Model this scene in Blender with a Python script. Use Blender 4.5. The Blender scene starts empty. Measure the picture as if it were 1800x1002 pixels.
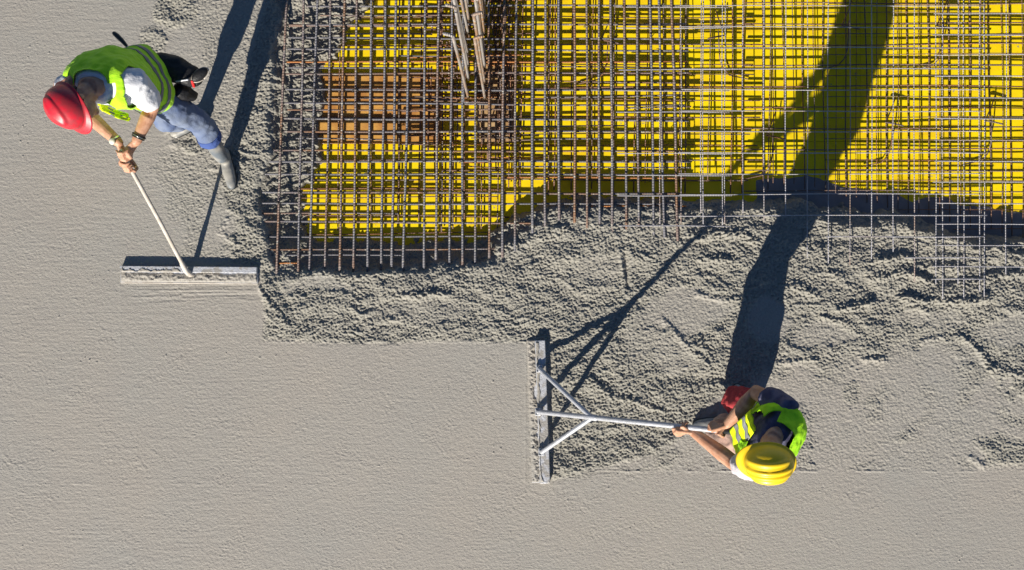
import bpy, math, random
import numpy as np
from mathutils import Vector, Matrix
random.seed(7)
S = bpy.context.scene
C = S.collection
# ------------------------------------------------------------------ camera, sky, sun, exposure
H = 6.5                                   # drone height above the finished slab (z = 0)
cd = bpy.data.cameras.new("camera"); cam = bpy.data.objects.new("camera", cd); C.objects.link(cam)
cam.location = (0, 0, H); cam.rotation_euler = (0, 0, 0)
cd.sensor_width = 36; cd.lens = 36 * H / 7.2; cd.clip_end = 500; cd.clip_start = .05
S.camera = cam
SUN_EL, SHX, SHY = math.radians(26.0), .367, .930          # shadows fall up and to the right
w = bpy.data.worlds.new("World"); S.world = w; w.use_nodes = True
nt = w.node_tree
sky = nt.nodes.new('ShaderNodeTexSky'); sky.sky_type = 'NISHITA'; sky.sun_disc = False
sky.air_density = .8; sky.dust_density = 0; sky.ozone_density = 5; sky.sun_elevation = SUN_EL; sky.sun_rotation = math.atan2(-SHX, -SHY)
bg = nt.nodes['Background']; bg.inputs[1].default_value = .05
nt.links.new(sky.outputs[0], bg.inputs[0])
sd = bpy.data.lights.new("sun", 'SUN'); sd.energy = 5; sd.angle = math.radians(.55); sd.color = (1, .93, .82)
so = bpy.data.objects.new("sun", sd); C.objects.link(so); so.location = (-3, -6, 6)
Ld = Vector((SHX * math.cos(SUN_EL), SHY * math.cos(SUN_EL), -math.sin(SUN_EL)))
so.rotation_euler = Ld.to_track_quat('-Z', 'Y').to_euler()
S.view_settings.view_transform = 'Standard'; S.view_settings.look = 'None'
S.view_settings.exposure = 0.66; S.view_settings.gamma = 1

def W(px, py, z=0.0):
    """photo pixel (1800 wide) seen at height z -> world point"""
    k = (H - z) / H / 250
    return Vector(((px - 900) * k, (501 - py) * k, z))
def G(px, py): return ((px - 900) / 250, (501 - py) / 250)

# ------------------------------------------------------------------ noise
class Noise:
    def __init__(s, seed):
        r = np.random.RandomState(seed); s.g = r.rand(256, 256) * 2 * np.pi
        s.gx = np.cos(s.g); s.gy = np.sin(s.g)
    def __call__(s, x, y):
        xi = np.floor(x).astype(int); yi = np.floor(y).astype(int)
        fx = x - xi; fy = y - yi
        u = fx**3 * (fx * (fx * 6 - 15) + 10); v = fy**3 * (fy * (fy * 6 - 15) + 10)
        a = xi & 255; b = (xi + 1) & 255; c = yi & 255; d = (yi + 1) & 255
        n00 = s.gx[a, c] * fx + s.gy[a, c] * fy
        n10 = s.gx[b, c] * (fx - 1) + s.gy[b, c] * fy
        n01 = s.gx[a, d] * fx + s.gy[a, d] * (fy - 1)
        n11 = s.gx[b, d] * (fx - 1) + s.gy[b, d] * (fy - 1)
        return ((n00 * (1 - u) + n10 * u) * (1 - v) + (n01 * (1 - u) + n11 * u) * v) * 1.5
N = [Noise(i) for i in range(14)]
def sstep(a, b, x):
    t = np.clip((x - a) / (b - a), 0, 1); return t * t * (3 - 2 * t)
def noise3(p, sc, k=0):
    """cheap 3-d noise for cloth folds, p is (n,3)"""
    x, y, z = p[:, 0] * sc, p[:, 1] * sc, p[:, 2] * sc
    return (N[k](x + 7, y + 3) + N[k + 1](y + 11, z + 5) + N[k + 2](z + 1, x + 9)) / 1.7

# ------------------------------------------------------------------ materials
def mat(name, col, rough=.7, spec=.4, metal=0, var=None, vscale=6, bump=0, bscale=60, sheen=0, coords='Object', vlo=.4, vhi=.6, bdist=.01, coat=0):
    m = bpy.data.materials.new(name); m.use_nodes = True; t = m.node_tree; b = t.nodes['Principled BSDF']
    b.inputs['Base Color'].default_value = (*col, 1); b.inputs['Roughness'].default_value = rough
    b.inputs['Specular IOR Level'].default_value = spec; b.inputs['Metallic'].default_value = metal
    b.inputs['Coat Weight'].default_value = coat
    if sheen: b.inputs['Sheen Weight'].default_value = sheen
    tc = t.nodes.new('ShaderNodeTexCoord')
    if var:
        n = t.nodes.new('ShaderNodeTexNoise'); n.inputs['Scale'].default_value = vscale; n.inputs['Detail'].default_value = 6
        r = t.nodes.new('ShaderNodeMapRange'); r.inputs[1].default_value = vlo; r.inputs[2].default_value = vhi
        x = t.nodes.new('ShaderNodeMix'); x.data_type = 'RGBA'
        x.inputs[6].default_value = (*col, 1); x.inputs[7].default_value = (*var, 1)
        t.links.new(tc.outputs[coords], n.inputs['Vector']); t.links.new(n.outputs[0], r.inputs[0])
        t.links.new(r.outputs[0], x.inputs[0]); t.links.new(x.outputs[2], b.inputs['Base Color'])
    if bump:
        n2 = t.nodes.new('ShaderNodeTexNoise'); n2.inputs['Scale'].default_value = bscale; n2.inputs['Detail'].default_value = 4
        bp = t.nodes.new('ShaderNodeBump'); bp.inputs['Strength'].default_value = bump; bp.inputs['Distance'].default_value = bdist
        t.links.new(tc.outputs[coords], n2.inputs['Vector']); t.links.new(n2.outputs[0], bp.inputs['Height'])
        t.links.new(bp.outputs[0], b.inputs['Normal'])
    return m

def concrete_mat():
    m = bpy.data.materials.new('wet_concrete'); m.use_nodes = True; t = m.node_tree; L = t.links.new
    b = t.nodes['Principled BSDF']; tc = t.nodes.new('ShaderNodeTexCoord')
    def noise(sc, det=5, ro=.6, stretch=None):
        n = t.nodes.new('ShaderNodeTexNoise'); n.inputs['Scale'].default_value = sc; n.inputs['Detail'].default_value = det
        n.inputs['Roughness'].default_value = ro
        if stretch:
            mp = t.nodes.new('ShaderNodeMapping'); mp.inputs['Scale'].default_value = stretch
            L(tc.outputs['Object'], mp.inputs[0]); L(mp.outputs[0], n.inputs['Vector'])
        else: L(tc.outputs['Object'], n.inputs['Vector'])
        return n
    def mix(fac, a, c):
        x = t.nodes.new('ShaderNodeMix'); x.data_type = 'RGBA'
        if isinstance(a, tuple): x.inputs[6].default_value = (*a, 1)
        else: L(a, x.inputs[6])
        if isinstance(c, tuple): x.inputs[7].default_value = (*c, 1)
        else: L(c, x.inputs[7])
        L(fac, x.inputs[0]); return x.outputs[2]
    def rng(s, a, bb, c=0, d=1):
        r = t.nodes.new('ShaderNodeMapRange'); r.inputs[1].default_value = a; r.inputs[2].default_value = bb
        r.inputs[3].default_value = c; r.inputs[4].default_value = d; L(s, r.inputs[0]); return r.outputs[0]
    c = mix(rng(noise(.9, 4).outputs[0], .35, .65), (.362, .332, .288), (.338, .322, .288))
    c = mix(rng(noise(7, 6).outputs[0], .5, .75, 0, .45), c, (.33, .305, .27))
    c = mix(rng(noise(220, 3).outputs[0], .62, .75, 0, .5), c, (.55, .51, .45))
    c = mix(rng(noise(90, 3).outputs[0], .60, .78, 0, .5), c, (.24, .225, .20))
    c = mix(rng(noise(2.6, 5, .6, (1, 1.8, 1)).outputs[0], .52, .66, 0, .55), c, (.335, .31, .275))
    c = mix(rng(noise(420, 2).outputs[0], .66, .72, 0, .8), c, (.70, .67, .60))
    at = t.nodes.new('ShaderNodeAttribute'); at.attribute_name = 'rough'
    c2 = mix(rng(noise(60, 4).outputs[0], .4, .62), (.315, .30, .25), (.235, .228, .20))
    c = mix(rng(at.outputs['Fac'], .2, .8, 0, .85), c, c2)
    L(c, b.inputs['Base Color'])
    b.inputs['Roughness'].default_value = .62; b.inputs['Specular IOR Level'].default_value = .35
    bp = t.nodes.new('ShaderNodeBump'); bp.inputs['Distance'].default_value = .006; bp.inputs['Strength'].default_value = .8
    n1 = noise(150, 6, .65); n2 = noise(45, 3, .6, (1, 2.2, 1))
    ad = t.nodes.new('ShaderNodeMath'); ad.operation = 'ADD'; L(n1.outputs[0], ad.inputs[0])
    ml = t.nodes.new('ShaderNodeMath'); ml.operation = 'MULTIPLY'; ml.inputs[1].default_value = .5
    L(n2.outputs[0], ml.inputs[0]); L(ml.outputs[0], ad.inputs[1])
    L(ad.outputs[0], bp.inputs['Height']); L(rng(at.outputs['Fac'], 0, 1, .60, 1.0), bp.inputs['Strength'])
    L(bp.outputs[0], b.inputs['Normal'])
    return m

def rebar_mat(name, steel, rust, lo, hi, splat=.60):
    m = bpy.data.materials.new(name); m.use_nodes = True; t = m.node_tree; L = t.links.new
    b = t.nodes['Principled BSDF']; tc = t.nodes.new('ShaderNodeTexCoord'); oi = t.nodes.new('ShaderNodeObjectInfo')
    g = t.nodes.new('ShaderNodeNewGeometry')
    n = t.nodes.new('ShaderNodeTexNoise'); n.inputs['Scale'].default_value = 3.5; n.inputs['Detail'].default_value = 5
    n.noise_dimensions = '4D'
    wv = t.nodes.new('ShaderNodeMath'); wv.operation = 'MULTIPLY'; wv.inputs[1].default_value = 40; L(oi.outputs['Random'], wv.inputs[0])
    L(g.outputs['Position'], n.inputs['Vector']); L(wv.outputs[0], n.inputs['W'])
    r = t.nodes.new('ShaderNodeMapRange'); r.inputs[1].default_value = lo; r.inputs[2].default_value = hi
    ad = t.nodes.new('ShaderNodeMath'); ad.operation = 'MULTIPLY_ADD'; ad.inputs[1].default_value = .32; 
    L(oi.outputs['Random'], ad.inputs[0]); L(n.outputs[0], ad.inputs[2]); L(ad.outputs[0], r.inputs[0])
    x = t.nodes.new('ShaderNodeMix'); x.data_type = 'RGBA'; x.inputs[6].default_value = (*steel, 1); x.inputs[7].default_value = (*rust, 1)
    L(r.outputs[0], x.inputs[0])
    n2 = t.nodes.new('ShaderNodeTexNoise'); n2.inputs['Scale'].default_value = 38; n2.inputs['Detail'].default_value = 4
    L(g.outputs['Position'], n2.inputs['Vector'])
    r2 = t.nodes.new('ShaderNodeMapRange'); r2.inputs[1].default_value = splat; r2.inputs[2].default_value = splat + .05; L(n2.outputs[0], r2.inputs[0])
    y = t.nodes.new('ShaderNodeMix'); y.data_type = 'RGBA'; L(x.outputs[2], y.inputs[6]); y.inputs[7].default_value = (.36, .34, .30, 1)
    L(r2.outputs[0], y.inputs[0]); L(y.outputs[2], b.inputs['Base Color'])
    b.inputs['Roughness'].default_value = .5; b.inputs['Metallic'].default_value = .25; b.inputs['Specular IOR Level'].default_value = .6
    wt = t.nodes.new('ShaderNodeTexWave'); wt.inputs['Scale'].default_value = 28; wt.inputs['Distortion'].default_value = .6
    L(tc.outputs['Object'], wt.inputs['Vector'])
    bp = t.nodes.new('ShaderNodeBump'); bp.inputs['Strength'].default_value = .8; bp.inputs['Distance'].default_value = .004
    L(wt.outputs[0], bp.inputs['Height']); L(bp.outputs[0], b.inputs['Normal'])
    return m

def deck_mat():
    m = mat('yellow_panel_coating', (.92, .71, .002), .5, .35, var=(.86, .62, .004), vscale=3.5, bump=.12, bscale=30); t = m.node_tree; L = t.links.new
    b = t.nodes['Principled BSDF']; g = t.nodes.new('ShaderNodeNewGeometry'); src = b.inputs['Base Color'].links[0].from_socket
    for sc, lo, hi, col, f, st in ((26, .68, .71, (.30, .27, .17), .75, None), (70, .70, .73, (.16, .13, .05), .8, None), (2.2, .52, .75, (.72, .40, .01), .6, (1, 5, 1)), (160, .72, .74, (.5, .47, .4), .6, None)):
        n = t.nodes.new('ShaderNodeTexNoise'); n.inputs['Scale'].default_value = sc; n.inputs['Detail'].default_value = 4
        if st:
            mp = t.nodes.new('ShaderNodeMapping'); mp.inputs['Scale'].default_value = st; L(g.outputs['Position'], mp.inputs[0]); L(mp.outputs[0], n.inputs['Vector'])
        else: L(g.outputs['Position'], n.inputs['Vector'])
        r = t.nodes.new('ShaderNodeMapRange'); r.inputs[1].default_value = lo; r.inputs[2].default_value = hi; r.inputs[4].default_value = f; L(n.outputs[0], r.inputs[0])
        x = t.nodes.new('ShaderNodeMix'); x.data_type = 'RGBA'; L(src, x.inputs[6]); x.inputs[7].default_value = (*col, 1); L(r.outputs[0], x.inputs[0]); src = x.outputs[2]
    L(src, b.inputs['Base Color']); return m
M = {}
M['concrete'] = concrete_mat()
M['bar'] = rebar_mat('ribbed_steel', (.175, .172, .19), (.23, .125, .07), .60, .86)
M['bar_low'] = rebar_mat('rusty_steel', (.15, .115, .10), (.25, .11, .05), .50, .85, .64)
M['bar_mesh'] = rebar_mat('bright_mesh_wire', (.40, .39, .42), (.30, .19, .13), .72, 1.0, .60)
M['rust'] = rebar_mat('orange_rusty_steel', (.36, .16, .06), (.42, .17, .05), .4, .6, .64)
M['starter'] = rebar_mat('dusty_steel', (.34, .31, .29), (.33, .20, .11), .62, .86, .55)
M['wire'] = mat('tie_wire', (.05, .045, .04), .6)
M['yellow'] = deck_mat() if True else mat('yellow_panel_coating', (.92, .71, .002), .55, .35, var=(.80, .54, .004), vscale=3.5, bump=.12, bscale=30)
M['brown'] = mat('brown_plywood', (.60, .32, .075), .75, .3, var=(.44, .20, .05), vscale=7, bump=.2, bscale=40)
M['pale'] = mat('pale_plywood', (.50, .34, .17), .75, .3, var=(.38, .22, .09), vscale=7, bump=.2, bscale=40)
M['slurry'] = mat('cement_slurry', (.225, .22, .225), .45, .5, var=(.19, .185, .19), vscale=8, bump=.2, bscale=14)
M['skin'] = mat('tanned_skin', (.56, .31, .20), .5, .4, var=(.47, .23, .135), vscale=30, bump=.15, bscale=160)
M['vest'] = mat('lime_fabric', (.46, .86, .02), .75, .2, var=(.40, .78, .02), vscale=25, bump=.3, bscale=160, sheen=.15)
M['vest_b'] = mat('lime_yellow_fabric', (.42, .90, .02), .7, .2, var=(.42, .82, .02), vscale=14, bump=.3, bscale=160)
M['flap'] = mat('yellow_lime_fabric', (.62, .80, .01), .75, .2, bump=.3, bscale=160)
M['stripe'] = mat('grey_reflective_tape', (.19, .20, .21), .45, .5, bump=.2, bscale=300)
M['white'] = mat('white_cotton', (.72, .73, .76), .85, .15, var=(.62, .63, .66), vscale=12, bump=.3, bscale=120)
M['navy'] = mat('navy_cotton', (.06, .06, .115), .85, .15, var=(.12, .12, .19), vscale=14, bump=.3, bscale=120)
M['lilac'] = mat('pale_lilac_cotton', (.52, .48, .50), .85, .15, bump=.3, bscale=120)
M['jeans'] = mat('faded_denim', (.10, .14, .26), .85, .15, var=(.20, .235, .31), vscale=5, bump=.4, bscale=180, vlo=.40, vhi=.66)
M['cuff'] = mat('blue_denim_cuff', (.06, .10, .28), .85, .15, bump=.3, bscale=180)
M['redcloth'] = mat('faded_red_cloth', (.42, .055, .06), .85, .15, var=(.30, .035, .045), vscale=8, bump=.4, bscale=150)
M['dusty'] = mat('dusty_pink_cloth', (.43, .28, .23), .85, .15, var=(.37, .27, .22), vscale=9, bump=.4, bscale=150)
M['boot'] = mat('muddy_rubber', (.12, .14, .16), .5, .5, var=(.32, .305, .27), vscale=9, bump=.2, bscale=60, vlo=.40, vhi=.62)
M['black'] = mat('black_nylon', (.012, .012, .014), .55, .4, bump=.4, bscale=120)
M['blackp'] = mat('black_rubber', (.02, .022, .022), .35, .5)
M['redh'] = mat('red_helmet_plastic', (.62, .012, .03), .42, .5, var=(.40, .03, .04), vscale=22, bump=.05, bscale=60, coat=.15)
M['yelh'] = mat('yellow_helmet_plastic', (.86, .57, .008), .42, .5, var=(.72, .50, .012), vscale=18, bump=.05, bscale=60, coat=.15, vlo=.5, vhi=.75)
M['dirt'] = mat('helmet_grime', (.30, .22, .03), .6)
M['blue'] = mat('blue_print', (.04, .10, .45), .5)
M['sticker'] = mat('pale_sticker', (.62, .60, .50), .4)
M['hair'] = mat('dark_hair', (.02, .014, .01), .6, bump=.6, bscale=200)
M['eye'] = mat('eye_white', (.8, .8, .78), .2)
M['pupil'] = mat('brown_iris', (.02, .012, .008), .2)
M['pole_w'] = mat('worn_white_pole', (.58, .53, .47), .5, .4, var=(.46, .41, .35), vscale=16, bump=.2, bscale=90)
M['alu'] = mat('dusty_aluminium', (.50, .51, .55), .42, .5, metal=.3, var=(.42, .43, .45), vscale=22, bump=.3, bscale=120)
M['aluboard'] = mat('splashed_aluminium', (.50, .51, .54), .5, .5, metal=.2, var=(.37, .35, .32), vscale=16, bump=.4, bscale=90, vlo=.48, vhi=.58)
M['steel'] = mat('bright_steel', (.6, .58, .5), .25, .5, metal=1)
M['redp'] = mat('red_plastic', (.6, .02, .02), .4)

# ------------------------------------------------------------------ object helpers
def tag(o, label=None, cat=None, group=None, kind=None):
    for k, v in (('label', label), ('category', cat), ('group', group), ('kind', kind)):
        if v: o[k] = v
    return o
def empty(name, loc, label, cat, group=None):
    o = bpy.data.objects.new(name, None); C.objects.link(o); o.location = loc; o.empty_display_size = .1
    tag(o, label, cat, group); return o
ROOTLOC = {}
def origin(parent):
    v = Vector((0, 0, 0))
    while parent: v += parent.location; parent = parent.parent
    return v
def link(name, me, material, parent=None, smooth=True, local=False, label=None):
    o = bpy.data.objects.new(name, me); C.objects.link(o)
    if material: me.materials.append(material)
    if parent:
        if not local: me.transform(Matrix.Translation(-origin(parent)))
        o.parent = parent
    if smooth: me.polygons.foreach_set('use_smooth', [True] * len(me.polygons))
    if label: o['label'] = label
    return o
class MB:
    """collects vertices and faces of one mesh"""
    def __init__(s): s.v = []; s.f = []
    def add(s, v, f):
        k = len(s.v); s.v += [tuple(p) for p in v]; s.f += [tuple(i + k for i in q) for q in f]; return s
    def rings(s, rings, cap=True, closed=True):
        n = len(rings[0]); v = [p for r in rings for p in r]; f = []
        for i in range(len(rings) - 1):
            for j in range(n if closed else n - 1):
                a = i * n + j; b = i * n + (j + 1) % n
                f.append((a, b, b + n, a + n))
        if cap and closed: f.append(tuple(range(n))[::-1]); f.append(tuple(range(len(v) - n, len(v))))
        return s.add(v, f)
    def chain(s, pts, rad, seg=12, flat=None, fdir=None, round_ends=True):
        """tapered tube; flat squeezes it along fdir"""
        pts = [Vector(p) for p in pts]; rad = list(rad)
        if round_ends:
            d0 = (pts[0] - pts[1]).normalized(); d1 = (pts[-1] - pts[-2]).normalized()
            p0, r0, p1, r1 = pts[0], rad[0], pts[-1], rad[-1]
            pts = [p0 + d0 * r0 * .95, p0 + d0 * r0 * .7] + pts + [p1 + d1 * r1 * .7, p1 + d1 * r1 * .95]
            rad = [r0 * .3, r0 * .72] + rad + [r1 * .72, r1 * .3]
        rings = []; up = None
        for i, p in enumerate(pts):
            d = (pts[min(i + 1, len(pts) - 1)] - pts[max(i - 1, 0)]).normalized()
            if up is None:
                up = Vector(fdir) if fdir is not None else (Vector((0, 0, 1)) if abs(d.z) < .9 else Vector((1, 0, 0)))
            up = (up - d * up.dot(d)).normalized(); sd = d.cross(up)
            fl = flat if flat else 1
            rings.append([p + sd * math.cos(a) * rad[i] + up * math.sin(a) * rad[i] * fl for a in (2 * math.pi * k / seg for k in range(seg))])
        return s.rings(rings)
    def ball(s, c, ax, r, seg=16, n=10):
        rings = []
        for i in range(n + 1):
            t = -math.pi / 2 + math.pi * (i + .02) / (n + .04)
            rings.append([c + ax[0] * (r[0] * math.cos(t) * math.cos(a)) + ax[1] * (r[1] * math.cos(t) * math.sin(a)) + ax[2] * (r[2] * math.sin(t))
                          for a in (2 * math.pi * k / seg for k in range(seg))])
        return s.rings(rings)
    def box(s, c, ax, h):
        v = [c + ax[0] * (x * h[0]) + ax[1] * (y * h[1]) + ax[2] * (z * h[2]) for z in (-1, 1) for y in (-1, 1) for x in (-1, 1)]
        return s.add(v, [(0, 2, 3, 1), (4, 5, 7, 6), (0, 1, 5, 4), (2, 6, 7, 3), (0, 4, 6, 2), (1, 3, 7, 5)])
    def mesh(s, name='m'):
        me = bpy.data.meshes.new(name); me.from_pydata(s.v, [], s.f); me.update(); return me
    def build(s, name, material, parent=None, smooth=True, bevel=0, label=None):
        me = s.mesh(name)
        if bevel:
            import bmesh
            bm = bmesh.new(); bm.from_mesh(me)
            bmesh.ops.bevel(bm, geom=bm.edges[:], offset=bevel, segments=2, affect='EDGES', profile=.5); bm.to_mesh(me); bm.free()
        o = link(name, me, material, parent, smooth, label=label); return o
def apply_mods(me, mods):
    o = bpy.data.objects.new('tmp', me); C.objects.link(o)
    for typ, kw in mods:
        m = o.modifiers.new(typ, typ)
        for k, v in kw.items(): setattr(m, k, v)
    dg = bpy.context.evaluated_depsgraph_get(); dg.update()
    r = bpy.data.meshes.new_from_object(o.evaluated_get(dg)); bpy.data.objects.remove(o); return r
def coords(me):
    a = np.empty(len(me.vertices) * 3); me.vertices.foreach_get('co', a); return a.reshape(-1, 3)
def normals(me):
    a = np.empty(len(me.vertices) * 3); me.vertices.foreach_get('normal', a); return a.reshape(-1, 3)
def fuse(name, mb, voxel, material, parent, smooth=3, disp=None, label=None):
    me = apply_mods(mb.mesh(name), [('REMESH', dict(mode='VOXEL', voxel_size=voxel)), ('SMOOTH', dict(factor=.5, iterations=smooth))])
    if disp:
        p = coords(me); n = normals(me); p = p + n * disp(p)[:, None]
        me.vertices.foreach_set('co', p.ravel()); me.update()
    me.materials.clear()
    return link(name, me, material, parent, label=label)
def solid(me, t): return apply_mods(me, [('SOLIDIFY', dict(thickness=t, offset=0))])

# ------------------------------------------------------------------ the concrete slab: one height-mapped sheet
def polydist(X, Y, P):
    """signed distance in px, negative inside"""
    n = len(P); d = np.full(X.shape, 1e12); ins = np.zeros(X.shape, bool)
    for i in range(n):
        x0, y0 = P[i]; x1, y1 = P[(i + 1) % n]
        ex, ey = x1 - x0, y1 - y0; L = ex * ex + ey * ey + 1e-9
        t = np.clip(((X - x0) * ex + (Y - y0) * ey) / L, 0, 1)
        d = np.minimum(d, (X - x0 - t * ex)**2 + (Y - y0 - t * ey)**2)
        if y0 != y1:
            c = ((y0 > Y) != (y1 > Y)) & (X < (x1 - x0) * (Y - y0) / (y1 - y0) + x0); ins ^= c
    d = np.sqrt(d); return np.where(ins, -d, d)
def linedist(X, Y, P):
    d = np.full(X.shape, 1e12)
    for i in range(len(P) - 1):
        x0, y0 = P[i]; x1, y1 = P[i + 1]; ex, ey = x1 - x0, y1 - y0
        t = np.clip(((X - x0) * ex + (Y - y0) * ey) / (ex * ex + ey * ey + 1e-9), 0, 1)
        d = np.minimum(d, (X - x0 - t * ex)**2 + (Y - y0 - t * ey)**2)
    return np.sqrt(d)
FZ = -.155                                # top of the formwork boards
PIT = [(655, -230), (640, 0), (580, 85), (566, 130), (562, 260), (548, 300), (538, 340), (530, 390), (545, 410), (640, 414), (760, 416),
       (850, 412), (900, 376), (960, 350), (1080, 343), (1200, 342), (1340, 342), (1420, 350), (1500, 357), (1590, 366), (1640, 378), (1700, 403), (1800, 414),
       (2150, 430), (2150, -230)]
ROUGH = [(466, 598), (462, 500), (458, 470), (410, 462), (392, 330), (410, 200), (450, 60), (520, -230), (2400, -230), (2400, 600), (1800, 610),
         (1720, 640), (1640, 600), (1560, 640), (1500, 650), (1440, 670), (1400, 640), (1340, 665), (1250, 705), (1200, 770), (1150, 800), (1050, 825), (968, 845),
         (966, 602), (925, 602), (780, 600), (640, 604)]
MIDL = [(270, -230), (560, -230), (470, 462), (330, 462), (300, 380), (262, 300), (330, 230), (330, 150), (290, 90)]
MIDR = [(960, 600), (1300, 600), (1800, 590), (2400, 580), (2400, 822), (1400, 826), (960, 845)]
RIGHTP = [(1690, 560), (2300, 560), (2300, 690), (1830, 720), (1790, 690), (1745, 660)]
LOWP = [(1700, 770), (1760, 760), (1840, 790), (2300, 800), (2300, 822), (1740, 822)]
def slab_height(X, Y):
    wx = N[0](X / 60, Y / 60) * 14 + N[1](X / 18, Y / 18) * 7 + N[12](X / 8, Y / 8) * 3; wy = N[2](X / 60, Y / 60) * 14 + N[3](X / 18, Y / 18) * 7 + N[13](X / 8, Y / 8) * 3
    sm = 10
    sm = 10 + 45 * sstep(1300, 1420, X)
    R = sstep(sm, -sm, polydist(X + wx * (.35 + .9 * sstep(1250, 1400, X)), Y + wy * (.2 + 1.2 * sstep(1250, 1400, X)), ROUGH))
    R = np.maximum(R, .50 * sstep(25, -25, polydist(X + wx * 2, Y + wy, MIDL)))
    R = np.maximum(R, (.27 + .36 * sstep(0, .6, N[5](X / 60, Y / 45)) + .12 * N[6](X / 22, Y / 18)) * sstep(12, -12, polydist(X + wx, Y + wy * .2, MIDR)))
    R = np.maximum(R, .9 * sstep(25, -15, polydist(X + wx * 2, Y + wy * 2, RIGHTP)))
    R = np.maximum(R, .8 * sstep(12, -12, polydist(X + wx, Y + wy * .5, LOWP)))
    for cx, cy, rx, ry, s in ((1215, 548, 75, 36, .62), (1060, 470, 60, 30, .3), (1350, 560, 30, 50, .6), (1190, 620, 35, 40, .4), (320, 140, 40, 90, .6),
                              (560, 505, 60, 14, .5), (740, 545, 90, 18, .3), (1450, 590, 60, 18, .5), (1780, 580, 60, 30, .5), (1640, 560, 70, 14, .4),
                              (380, 400, 30, 40, .5), (1130, 590, 30, 50, .35)):
        q = ((X + wx - cx) / rx)**2 + ((Y + wy - cy) / ry)**2
        R = R * (1 - s * sstep(1.5, .6, q))
    for cx, cy, rx, ry, s in ((310, 20, 40, 34, .9), (270, 70, 26, 30, .7), (330, 345, 22, 60, .5), (1498, 690, 16, 26, .7), (1538, 735, 20, 12, .5), (1410, 790, 22, 14, .6),
                              (345, 255, 22, 16, .9), (700, 235, 1, 1, 0)):
        q = ((X + wx * .5 - cx) / rx)**2 + ((Y + wy * .5 - cy) / ry)**2
        R = np.maximum(R, s * sstep(1.3, .5, q))
    patch = sstep(-.1, .5, N[4](X / 90, Y / 70)); patch2 = sstep(0, .5, N[13](X / 34, Y / 26)); R = np.maximum(R, .07 + .05 * patch * (Y > 400) + .07 * patch2 * (.4 + patch))
    # crumbly lumps
    l1 = N[5]((X + wx * .5) / 12, (Y + wy * .5) / 10); l2 = N[6](X / 5.0, Y / 4.6); l3 = N[7](X / 2.9, Y / 2.8)
    gate = sstep(-.5, .5, N[8](X / 55, Y / 40))
    lump = (.0060 * np.maximum(l1, -.25) * (.3 + gate) + .0072 * l2 + .0068 * l3)
    # dragged ridges: along warped stripes
    U = X + N[9](X / 120, Y / 90) * 70; V = Y + N[10](X / 110, Y / 100) * 60
    rid = np.abs(N[11](U / 70, V / 19)); rid = .013 * (1 - np.minimum(rid * 3.0, 1))**1.5 * sstep(.1, .6, N[12](X / 75 + 3, Y / 60))
    rid2 = N[4](X / 34 + 9, Y / 26 + 4) * .016 + .008 * N[10](X / 22, Y / 15) + N[2](X / 90, Y / 80) * .02
    z = R * lump * 1.0 + np.maximum(R - .35, 0) * (rid * gate * 1.4 + rid2) + .008 * np.maximum(R - .4, 0)
    # trowelled areas: faint drag lines and pores
    st = N[3](X / 60, Y / 3.0) * .0006 * sstep(-.3, .5, N[1](X / 200, Y / 60)) + N[9](X / 14, Y / 6) * .0005 + N[10](X / 5, Y / 3.5) * .0006 + .0016 * np.maximum(N[7](X / 3.3, Y / 3.0) - .25, 0) - .0016 * np.maximum(N[6](X / 3.6, Y / 3.3) - .35, 0)
    left = sstep(600, 300, X)
    z += (1 - np.minimum(R * 1.6, 1)) * (st + left * N[6](X / 50 + 5, Y / 5) * .0006)
    z += (1 - R) * .0022 * N[7](X / 240, Y / 160)
    # freshly pulled streaks beside the left screed board
    q = sstep(60, 10, np.abs(Y - 516) * 2.4) * sstep(205, 260, X) * sstep(475, 440, X)
    z += q * (N[8](X / 80, Y / 4.2) * .003 + N[5](X / 10, Y / 4) * .0012)
    q = sstep(1, .2, np.abs(X - 933) / 9) * sstep(585, 600, Y) * sstep(860, 845, Y)
    z += q * N[5](X / 4, Y / 6) * .002
    # trowel edges
    def edge(d, a): return a * .6 * np.exp(-(d / 1.6)**2) * (.3 + .9 * np.clip(.5 + N[7](X / 9, Y / 9), 0, 1))
    j = N[12](X / 30, Y / 30) * 1.2
    z += edge(Y - 601 + j, .0045) * (X > 470) * (X < 925) * (.5 + .8 * np.clip(N[5](X / 20, Y / 90), 0, 1))
    z += edge(X - 924 + j, .004) * (Y > 600) * (Y < 852)
    z += edge(Y - 828 + j, .008) * (X > 1000) * sstep(-.1, .3, N[8](X / 60, 0 * Y + 3))
    z += edge(Y - 851 + j, .0022) * (X < 1000) * sstep(-.1, .3, N[9](X / 60, 0 * Y + 3))
    z += edge(X - 212 + j, .0018) * (Y > 500) * (Y < 640)
    z += edge(X - 463 + j * 2, .003) * (Y > 500) * (Y < 600)
    for P, wd, a in STROKES:
        z += a * .72 * np.exp(-(linedist(X + wx * .35, Y + wy * .35, P) / wd)**2) * (.75 + .5 * l2)
    # scattered crumbs on the trowelled surface
    z += (R < .3) * .006 * sstep(.62, .85, N[6](X / 4.2 + 50, Y / 3.8)) * sstep(.1, .6, N[9](X / 70, Y / 60 + 8))
    # boots pressed in
    for cx, cy, r in ((404, 300, 26), (322, 232, 26), (1270, 700, 24), (1300, 738, 24)):
        d = np.hypot(X - cx + wx * .4, Y - cy + wy * .4); z += .008 * np.exp(-((d - r) / 7)**2) * (.6 + l1)
    # the pit with its crumbling banks
    pd = polydist(X + wx * 1.1, Y + wy * .9, PIT)
    for P in SUNK: z = z - .022 * sstep(14, -14, polydist(X + wx, Y + wy * .6, P)) * (pd > 0)
    rt = sstep(860, 960, X); lb = sstep(640, 600, X) * sstep(430, 390, Y)
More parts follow.
